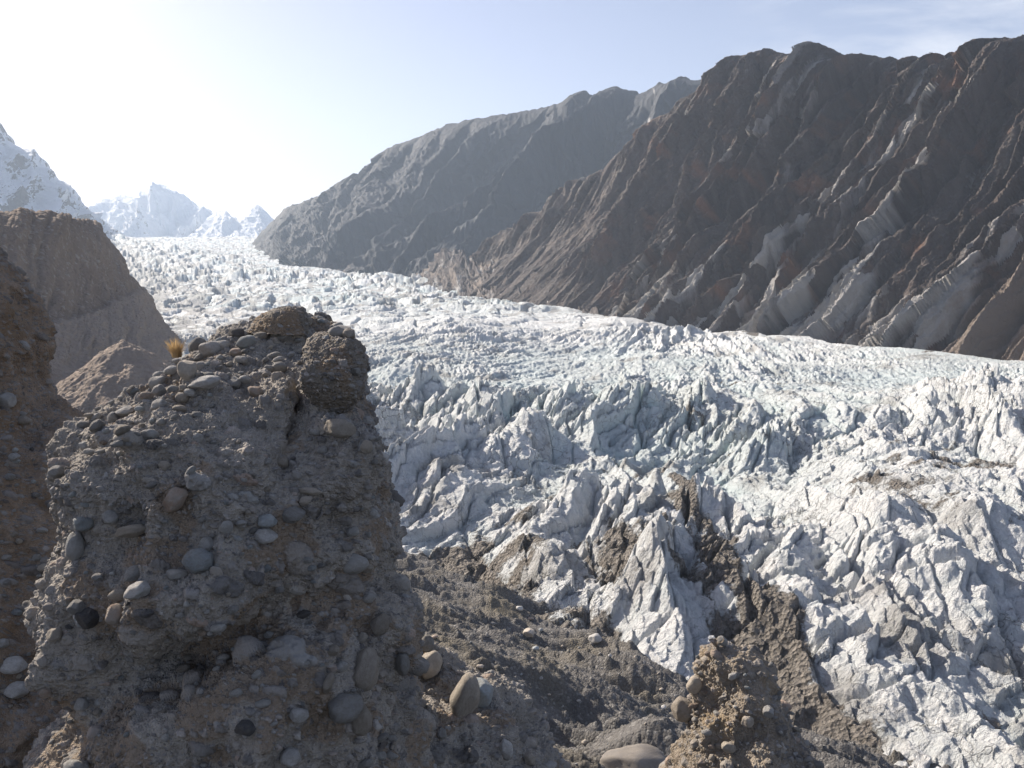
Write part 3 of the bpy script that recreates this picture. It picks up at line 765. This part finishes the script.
LEFT = loft('till_cliff', 'warm brown till cliff face cut off by the left picture edge', 'rock outcrop',
    [(130, -200, -190, 16, .1), (170, -260, -60, 16, 1.2), (215, -330, -18, 16, 2.2), (255, -380, 2, 16, 2.8), (295, -420, 24, 16, 3.1), (340, -440, 42, 16, 3.3), (380, -450, 50, 16, 3.4), (410, -460, 70, 15.8, 3.5), (450, -480, 110, 15.6, 3.6), (520, -500, 170, 15.4, 3.8), (620, -520, 230, 15, 4.2), (760, -560, 260, 14.5, 4.8), (950, -700, 300, 14, 5.5)],
    900, 1100, 2.3, seed=71, lump=(.3, .14), off=.4,
    mat=m_till('warm_till', ((.27, .20, .145), (.40, .31, .23)), (.25, .17, .10)))

BLOCK = loft('till_block', 'dark rounded till block split off by a black crack at top right of the outcrop', 'rock block',
    [(326, 325, 345, 9.6, .1), (333, 310, 358, 9.6, .35), (346, 303, 366, 9.55, .55), (365, 301, 370, 9.5, .66), (385, 305, 368, 9.5, .64), (402, 312, 362, 9.55, .5), (413, 322, 352, 9.6, .3), (419, 335, 340, 9.6, .05)],
    260, 420, 3.4, off=.1, seed=91, lump=(.16, .10), stones=((.14, .4, .9), (.07, .6, 1.0), (.04, .6, 1.0)), mat=m_till('dark_till', ((.18, .158, .13), (.30, .265, .22))))
KNOB = loft('till_lump', 'rough dark lump of till crowning the very top of the big outcrop', 'rock block',
    [(303, 290, 295, 11.9, .03), (306, 281, 303, 11.9, .15), (313, 272, 305, 11.9, .3), (322, 262, 306, 11.9, .4), (334, 256, 307, 11.9, .5)],
    120, 260, 2.4, off=.1, seed=95, lump=(.20, .14), stones=((.12, .5, 1.0), (.06, .6, 1.0)), mat=bpy.data.materials['dark_till'])
# ------------------------------------------------------------------ boulders and cobbles
import bmesh
from mathutils import Matrix, Vector
def stone_mesh(name, seed, ang=0.0, sub=4):
    bm = bmesh.new(); bmesh.ops.create_icosphere(bm, subdivisions=sub, radius=1.0)
    me = bpy.data.meshes.new(name); bm.to_mesh(me); bm.free()
    v = np.zeros(len(me.vertices) * 3, F32); me.vertices.foreach_get('co', v); v = v.reshape(-1, 3)
    rg = np.random.RandomState(seed)
    r = np.ones(len(v)); 
    for k in range(int(7 + 7 * ang)):                 # planed-off faces
        nn = rg.normal(size=3); nn /= np.linalg.norm(nn)
        h = rg.uniform(.72 - .12 * ang, .95)
        dd = v @ nn; cut = np.where(dd > 1e-3, h / np.maximum(dd, 1e-3), 9)
        soft = .06 * (1 - ang) + .015
        r = -soft * np.log(np.exp(-r / soft) + np.exp(-np.minimum(cut, 4) / soft))
    v = v * r[:, None]
    v += v * (.10 * fbm3(v[None] + seed, .9, 3, .5, seed)[0] + .025 * fbm3(v[None] + seed, .2, 3, .6, seed + 9)[0])[:, None]
    v /= np.abs(v).max(0)[None]
    me.vertices.foreach_set('co', v.astype(F32).ravel())
    me.polygons.foreach_set('use_smooth', np.ones(len(me.polygons), bool)); me.update()
    return me
SM = dict(grey=m_stone('grey_stone', (.34, .335, .32), (.46, .45, .43)), pale=m_stone('pale_stone', (.56, .545, .52), (.46, .45, .43), (.25, .25, .25)),
          tan=m_stone('tan_stone', (.40, .35, .29), (.50, .45, .385)), blue=m_stone('bluish_stone', (.33, .365, .375), (.45, .475, .48)),
          rust=m_stone('rusty_stone', (.42, .29, .21), (.46, .42, .37)), dark=m_stone('dark_stone', (.10, .10, .105), (.17, .165, .165)), dull=m_stone('dull_stone', (.15, .135, .12), (.24, .22, .20)))
ROUND = [stone_mesh('round_stone', 100 + k, .25 + .1 * k) for k in range(6)]
ANGUL = [stone_mesh('angular_stone', 200 + k, .9) for k in range(5)]
SMALL = [stone_mesh('small_stone', 300 + k, .4 + .1 * k, 3) for k in range(6)]
def surf(body, px, py, tol=3.0):
    for t in (tol, tol * 2.5, tol * 6):
        m = np.nonzero((np.abs(body.px - px) < t) & (np.abs(body.py - py) < t))[0]
        if len(m): break
    else: return None
    k = m[np.argmin(body.V[m, 1])]
    return body.V[k], body.N[k]
def stone(name, cat, label, group, body, px, py, w, h, kind, tilt=0, shape=None, sink=.35, depth=None):
    s = surf(body, px, py)
    if s is None: return None
    p0, n0 = s
    f = (p0[1] * cp - p0[2] * sp) / FPX
    a, c = w * f / 2, h * f / 2; b = depth or math.sqrt(a * c) * .9
    me = rnd.choice({'a': ANGUL, 's': SMALL}.get(shape, ROUND + ANGUL[:3]))
    o = bpy.data.objects.new(name, me); COL.objects.link(o)
    if not me.materials: me.materials.append(None)
    o.material_slots[0].link = 'OBJECT'; o.material_slots[0].material = SM[kind]
    o.scale = (a, b, c)
    o.rotation_euler = (rnd.uniform(-.15, .15), math.radians(tilt), rnd.uniform(-.2, .2))
    n0 = np.array(n0, float)
    nz = abs(n0[2]); th = c * nz + b * (1 - nz)
    o.location = Vector(p0 + n0 * th * (1 - 2 * sink)) 
    return tag(o, label, cat, group)
G1 = 'larger stones set in the big till outcrop'
T = [
 (210, 349, 27, 21, 'pale', -12, None, 'smooth pale grey boulder just right of the dry grass tuft'),
 (197, 346, 17, 20, 'grey', 20, None, 'rounded grey-brown boulder between the grass tuft and the smooth pale boulder'),
 (184, 371, 24, 26, 'tan', -30, 'a', 'brown angular boulder directly below the dry grass tuft'),
 (207, 387, 36, 14, 'pale', -12, None, 'long flat pale slab lying on the upper slope of the outcrop'),
 (237, 331, 18, 11, 'dark', 0, 'a', 'dark grey stone near the summit, above the blue-grey slab'),
 (244, 341, 22, 12, 'blue', -15, None, 'blue-grey slab near the summit of the outcrop'),
 (287, 335, 20, 13, 'pale', -25, 'a', 'light grey wedge of rock just below the crowning lump of till'),
 (276, 331, 13, 9, 'grey', 0, None, 'small grey stone touching the left side of the light grey wedge'),
 (236, 351, 14, 10, 'rust', 0, 'a', 'small reddish-brown stone under the blue-grey slab'),
 (236, 384, 19, 14, 'grey', -30, None, 'leaning grey stone right of the long flat pale slab'),
 (258, 390, 17, 12, 'rust', 10, None, 'orange-stained stone right of the leaning grey stone'),
 (339, 427, 32, 21, 'tan', 8, 'a', 'broad tan boulder jammed under the split-off block of till'),
 (369, 449, 13, 16, 'tan', 20, None, 'tan stone on the right flank below the broad tan boulder'),
 (199, 364, 11, 9, 'pale', 0, None, 'small pale stone beneath the smooth pale boulder'),
 (153, 382, 22, 15, 'grey', -30, None, 'grey boulder on the left skyline of the upper slope'),
 (163, 389, 16, 13, 'pale', -30, None, 'pale egg-shaped stone beside the grey skyline boulder'),
 (157, 403, 18, 11, 'grey', -20, None, 'grey lens-shaped stone below the pale egg-shaped stone'),
 (126, 410, 20, 11, 'pale', -22, None, 'pale flat stone at the left end of the cobbled upper slope'),
 (97, 424, 18, 13, 'grey', -35, None, 'grey stone poking out at the left skyline above the neighbouring gully'),
 (126, 428, 18, 11, 'tan', -30, None, 'tan stone under the pale flat stone of the upper slope'),
 (153, 433, 20, 14, 'grey', -12, None, 'half-buried grey stone in the middle of the cobbled slope'),
 (200, 436, 11, 12, 'pale', 0, 'a', 'small whitish block standing alone in the dark centre of the outcrop'),
 (178, 495, 32, 22, 'rust', -35, 'a', 'large angular pinkish-orange boulder in the middle of the face'),
 (307, 488, 28, 9, 'tan', 4, None, 'thin flat tan slab edge-on in the right half of the face'),
 (57, 470, 18, 14, 'grey', -10, None, 'grey boulder at the left rim under the cobbled slope'),
 (87, 523, 20, 17, 'blue', 0, 'a', 'blocky blue-grey stone atop the tall upright stone'),
 (78, 544, 18, 33, 'grey', 8, None, 'tall upright grey boulder near the left rim'),
 (110, 519, 19, 15, 'pale', 35, None, 'tilted pale oval stone right of the blocky blue-grey stone'),
 (132, 532, 36, 15, 'tan', -12, None, 'wide flat grey-brown stone like a ledge left of centre'),
 (200, 563, 36, 27, 'blue', 10, 'a', 'largest blue-grey boulder overhanging a dark hole in the face'),
 (143, 589, 32, 18, 'pale', -28, 'a', 'whitish angular boulder left of the blue-grey overhanging boulder'),
 (133, 573, 24, 17, 'pale', -28, None, 'pale tilted stone resting on the whitish angular boulder'),
 (100, 575, 13, 9, 'pale', 0, None, 'small white stone left of the pale tilted stone'),
 (206, 542, 18, 18, 'grey', 20, None, 'grey stone sitting on top of the blue-grey overhanging boulder'),
 (175, 572, 22, 11, 'grey', 0, None, 'flat dull stone left of the dark hole'),
 (77, 608, 17, 16, 'pale', -20, 'a', 'pale stone touching the black boulder'),
 (93, 614, 24, 21, 'dark', 20, 'a', 'black angular boulder in the lower left of the face'),
 (118, 612, 19, 21, 'rust', 0, None, 'brownish-purple round boulder right of the black one'),
 (117, 592, 20, 12, 'tan', 0, None, 'olive-tan flat stone above the brownish-purple boulder'),
 (265, 533, 29, 17, 'pale', 10, 'a', 'pale pointed boulder right of centre'),
 (293, 517, 28, 18, 'grey', 0, None, 'smooth grey lens-shaped boulder above right of the pale pointed one'),
 (269, 519, 20, 13, 'blue', 0, None, 'blue-grey stone resting on the pale pointed boulder'),
 (228, 525, 14, 13, 'grey', 0, None, 'round grey stone left of the blue-grey and pale pair'),
 (305, 501, 17, 10, 'tan', -20, None, 'tan stone just under the thin flat slab'),
 (356, 559, 30, 22, 'grey', -10, None, 'dull grey boulder bulging from the smooth right flank'),
 (377, 622, 20, 26, 'tan', 20, None, 'tan leaning boulder high on the right lower flank'),
 (367, 668, 27, 44, 'tan', 10, None, 'big tall tan boulder hanging in the right lower flank'),
 (343, 706, 38, 32, 'grey', -25, 'a', 'big grey wedge-shaped boulder low on the right side'),
 (364, 720, 22, 36, 'tan', 10, None, 'tall tan-grey boulder right of the grey wedge-shaped one'),
 (295, 717, 19, 16, 'pale', 10, 'a', 'pale shield-shaped stone near the bottom of the face'),
 (293, 759, 24, 20, 'pale', 0, 'a', 'pale square block cut by the bottom edge of the picture'),
 (403, 664, 16, 30, 'grey', 5, None, 'narrow upright grey boulder on the right edge of the face'),
 (335, 648, 13, 12, 'tan', -40, 'a', 'small tan wedge left of the tall hanging boulder'),
 (329, 682, 11, 24, 'tan', 20, None, 'narrow tan sliver of stone left of the grey wedge-shaped boulder'),
 (245, 725, 22, 19, 'dark', 0, None, 'black round boulder low in the middle of the face'),
 (82, 706, 14, 13, 'pale', 0, None, 'small round pale cobble in the shadowed lower left'),
 (55, 636, 15, 16, 'tan', 20, 'a', 'sunlit tan stone sticking out of the left rim'),
 (45, 694, 12, 11, 'rust', 0, None, 'small orange stone low on the left rim'),
 (79, 764, 26, 18, 'pale', 0, 'a', 'pale boulder half cut by the bottom edge at the left'),
]
for (x, y, w, h, k, tl, sh, lb) in T:
    stone('boulder', 'boulder', lb, G1, MAIN, x, y, w, h, k, tl, sh, .36)
for (x, y, w, h, k, tl, sh, lb) in [
 (330, 326, 28, 13, 'grey', -8, 'a', 'grey stone capping the split-off block of till'),
 (352, 334, 15, 13, 'tan', 10, 'a', 'small tan stone on the right shoulder of the split-off block'),
 (357, 372, 11, 10, 'pale', 0, None, 'little pale stone in the right side of the split-off block')]:
    stone('boulder', 'boulder', lb, 'stones on the split-off block', BLOCK, x, y, w, h, k, tl, sh, .3)
for (x, y, w, h, k, tl, sh, lb) in [
 (432, 668, 26, 32, 'tan', 25, None, 'tan boulder with a sunlit left side where the outcrop meets the shoulder'),
 (427, 645, 17, 19, 'grey', 0, None, 'grey cobble perched above the tan boulder at the junction'),
 (459, 708, 30, 50, 'tan', 8, None, 'tall egg-shaped tan boulder standing on the till shoulder'),
 (484, 697, 32, 28, 'blue', 10, 'a', 'grey angular boulder leaning behind the egg-shaped one'),
 (506, 746, 15, 22, 'pale', -15, 'a', 'pale upright stone at the right rim of the till shoulder'),
 (528, 757, 12, 18, 'tan', -15, None, 'narrow tan stone at the bottom right rim of the till shoulder'),
 (443, 734, 11, 12, 'grey', 0, 'a', 'small grey stone in the dark side of the till shoulder')]:
    stone('boulder', 'boulder', lb, 'boulders on the till shoulder', SHOULDER, x, y, w, h, k, tl, sh, .15)
for (x, y, w, h, k, tl, sh, lb) in [
 (685, 708, 26, 26, 'tan', -15, 'a', 'pale rounded boulder sticking out of the left side of the pinnacle'),
 (696, 683, 16, 18, 'tan', 0, None, 'tan cobble just above the pale boulder of the pinnacle'),
 (718, 637, 11, 11, 'grey', 0, None, 'small round stone balanced on the tip of the pinnacle'),
 (749, 722, 14, 13, 'tan', 0, None, 'tan cobble in the middle of the sunlit pinnacle'),
 (766, 712, 13, 12, 'pale', 0, 'a', 'pale chip of rock right of the middle of the pinnacle'),
 (728, 745, 16, 12, 'tan', 20, None, 'tan cobble low on the pinnacle near the bottom edge')]:
    stone('boulder', 'boulder', lb, 'stones of the till pinnacle', PINN, x, y, w, h, k, tl, sh, .25)
for (x, y, w, h, k, tl, sh, lb) in [
 (5, 401, 20, 18, 'grey', 0, 'a', 'grey block at the left picture edge on top of the cobbled gully side'),
 (25, 419, 14, 10, 'tan', 0, None, 'tan cobble right of the grey block at the left picture edge'),
 (16, 663, 25, 17, 'pale', 0, None, 'upper of two large pale boulders in the gully at the lower left'),
 (18, 689, 27, 17, 'pale', -8, None, 'lower of two large pale boulders in the gully at the lower left'),
 (5, 641, 14, 10, 'grey', 0, None, 'small grey boulder above the two pale boulders in the gully'),
 (15, 456, 14, 9, 'grey', 0, None, 'flat grey cobble in the shadowed gully side at the far left')]:
    stone('boulder', 'boulder', lb, 'boulders in the gully on the left', LEFT, x, y, w, h, k, tl, sh, .15)
# the many smaller ones
def scatter(body, n, poly, sizes, group, where, tries=20):
    k = 0; ph = [(x, y) for (x, y, *_) in T]
    while k < n:
        x, y = rnd.uniform(poly[0], poly[2]), rnd.uniform(poly[1], poly[3])
        if poly[4] and not poly[4](x, y): continue
        if any(abs(x - a) < 9 and abs(y - b) < 8 for a, b in ph): 
            tries -= .01
            if tries > 0: continue
        ph.append((x, y))
        kd = rnd.choices(['grey', 'pale', 'tan', 'blue', 'rust', 'dark'], [5, 3, 3, 2, 1, .6])[0]
        wd = {'grey': 'grey', 'pale': 'pale', 'tan': 'tan', 'blue': 'bluish-grey', 'rust': 'reddish', 'dark': 'black'}[kd]
        s = sizes[0] + (sizes[1] - sizes[0]) * rnd.random() ** 2.2
        stone('cobble', 'cobble', 'small %s cobble %s' % (wd, where), group, body, x, y, s * rnd.uniform(.9, 1.4), s * rnd.uniform(.6, .95), kd, rnd.uniform(-40, 20), 's', rnd.uniform(.28, .48))
        k += 1
scatter(MAIN, 95, (85, 318, 360, 450, lambda x, y: y > 300 + max(0, (290 - x)) * .52 and y < 345 + (330 - x) * .5), (5, 14), 'cobbles on the sunlit upper slope of the big outcrop', 'lying on the upper slope of the big outcrop')
scatter(MAIN, 130, (50, 430, 395, 766, None), (5, 13), 'cobbles in the shaded face of the big outcrop', 'set in the shaded face of the big outcrop')
scatter(LEFT, 35, (0, 395, 60, 720, lambda x, y: x < 55 - max(0, y - 470) * .12), (4, 10), 'cobbles on the gully side at the far left', 'on the gully side at the far left')
scatter(PINN, 22, (690, 650, 800, 766, None), (4, 9), 'cobbles in the till pinnacle', 'set in the sunlit till pinnacle')
scatter(SHOULDER, 16, (400, 690, 530, 766, None), (4, 10), 'cobbles in the till shoulder', 'in the dark till shoulder')

if 'GROUND' in globals():
    for (x, y, w, h, k, tl, sh, lb) in [
     (640, 768, 76, 36, 'dull', 6, 'a', 'large dull boulder on the debris slope cut by the bottom edge'),
     (527, 632, 13, 10, 'tan', 0, 'a', 'tan block lying where the debris meets the dirty ice'),
     (598, 640, 14, 10, 'grey', 0, 'a', 'grey block beside the dirty ice above the debris slope')]:
        stone('boulder', 'boulder', lb, 'rocks on the debris slope', GROUND, x, y, w, h, k, tl, sh, .25)
    scatter(GROUND, 70, (405, 590, 680, 766, lambda x, y: y > 575 + (x - 405) * .25), (2.5, 7), 'rocks on the debris slope', 'lying on the grey debris slope')
# grass tuft
s0 = surf(MAIN, 184, 356)[0]; s0 = s0 + np.array([-.05, -.2, .06])
rg = np.random.RandomState(4); vs, fs = [], []
for k in range(260):
    a = rg.uniform(0, 2 * math.pi); L_ = rg.uniform(.13, .30); lean = rg.uniform(.05, .75); r0 = rg.uniform(0, .06)
    bx, by = r0 * math.cos(a), r0 * math.sin(a) * .7
    w_ = .0065; pv = []
    for j in range(5):
        t = j / 4; out = lean * L_ * t ** 1.6; ww = w_ * (1 - t * .9)
        x, y, z = bx + out * math.cos(a), by + out * math.sin(a), L_ * t * (1 - .25 * lean * t) - .02
        pv += [(x - ww * math.sin(a + .6), y + ww * math.cos(a + .6), z), (x + ww * math.sin(a + .6), y - ww * math.cos(a + .6), z)]
    b0 = len(vs); vs += pv
    for j in range(4): fs.append((b0 + 2 * j, b0 + 2 * j + 1, b0 + 2 * j + 3, b0 + 2 * j + 2))
me = bpy.data.meshes.new('grass_tuft'); me.from_pydata(vs, [], fs)
m, nt_, b_ = mat_new('dry_grass'); b_.inputs['Base Color'].default_value = (.45, .33, .18, 1); b_.inputs['Roughness'].default_value = .7
tr = N(nt_, 'ShaderNodeBsdfTranslucent'); tr.inputs['Color'].default_value = (.5, .35, .17, 1)
ms_ = N(nt_, 'ShaderNodeMixShader'); ms_.inputs[0].default_value = .35
L(nt_, b_.outputs[0], ms_.inputs[1]); L(nt_, tr.outputs[0], ms_.inputs[2]); L(nt_, ms_.outputs[0], nt_.nodes['Material Output'].inputs['Surface'])
me.materials.append(m)
o = bpy.data.objects.new('grass_tuft', me); COL.objects.link(o); o.location = Vector(s0)
tag(o, 'small dry orange-brown grass tuft growing on the skyline of the big outcrop', 'grass tuft')
# ------------------------------------------------------------------ light, sky, air
w = bpy.data.worlds.new('World'); scene.world = w; w.use_nodes = True
nt = w.node_tree; bg = nt.nodes['Background']
sky = nt.nodes.new('ShaderNodeTexSky'); sky.sky_type = 'NISHITA'; sky.sun_disc = False
sky.sun_elevation = SUN_EL; sky.sun_rotation = SUN_AZ
sky.altitude = 2500; sky.air_density = 1.0; sky.dust_density = 7; sky.ozone_density = 1.0
tc = nt.nodes.new('ShaderNodeTexCoord')
mp = nt.nodes.new('ShaderNodeMapping'); mp.inputs['Scale'].default_value = (1.6, 1.6, 5.5); mp.inputs['Rotation'].default_value = (0, .5, 0)
L(nt, tc.outputs['Generated'], mp.inputs['Vector'])
cn = noise(nt, 2.2, 8, .62, mp.outputs[0], .6)
dt = nt.nodes.new('ShaderNodeVectorMath'); dt.operation = 'DOT_PRODUCT'; L(nt, tc.outputs['Generated'], dt.inputs[0])
dt.inputs[1].default_value = (.56, .77, .31)
cf = mth(nt, 'MULTIPLY', ramp(nt, cn, [(.40, 0), (.66, .85)]), ramp(nt, dt.outputs['Value'], [(.93, .0), (.985, 1)]))
wb = nt.nodes.new('ShaderNodeVectorMath'); wb.operation = 'MULTIPLY'; wb.inputs[1].default_value = (1.17, .96, .91); L(nt, sky.outputs[0], wb.inputs[0])
L(nt, mix(nt, cf, wb.outputs[0], (6.0, 6.0, 6.3)), bg.inputs[0]); bg.inputs[1].default_value = .09
sd = bpy.data.lights.new('sun', 'SUN'); sd.energy = 5; sd.angle = math.radians(.53); sd.color = (1, .90, .77)
so = bpy.data.objects.new('sun', sd); COL.objects.link(so)
from mathutils import Vector
so.rotation_euler = Vector(-SUN).to_track_quat('-Z', 'Y').to_euler()
if HAZE:
    import bmesh
    bm = bmesh.new(); bmesh.ops.create_cube(bm, size=1)
    bmesh.ops.scale(bm, vec=(14000, 15000, 2050), verts=bm.verts)
    bmesh.ops.translate(bm, vec=(0, 5500, 1025 - 320), verts=bm.verts)
    me = bpy.data.meshes.new('haze'); bm.to_mesh(me); bm.free()
    hz = bpy.data.objects.new('haze', me); COL.objects.link(hz)
    hm = bpy.data.materials.new('air'); hm.use_nodes = True; h = hm.node_tree
    h.nodes.remove(h.nodes['Principled BSDF'])
    pv = h.nodes.new('ShaderNodeVolumePrincipled'); pv.inputs['Color'].default_value = (.66, .81, 1, 1)
    pv.inputs['Density'].default_value = HAZE; pv.inputs['Anisotropy'].default_value = .2
    h.links.new(pv.outputs[0], h.nodes['Material Output'].inputs['Volume'])
    me.materials.append(hm); tag(hz, 'thin pale haze filling the valley', None, None, 'stuff')
scene.view_settings.view_transform = 'Standard'; scene.view_settings.look = 'None'
scene.view_settings.exposure = .9; scene.view_settings.gamma = 1
scene.cycles.use_denoising = True
scene.cycles.max_bounces = 5; scene.cycles.diffuse_bounces = 3; scene.cycles.volume_bounces = 1
print('script', round(time.time() - T0, 1))
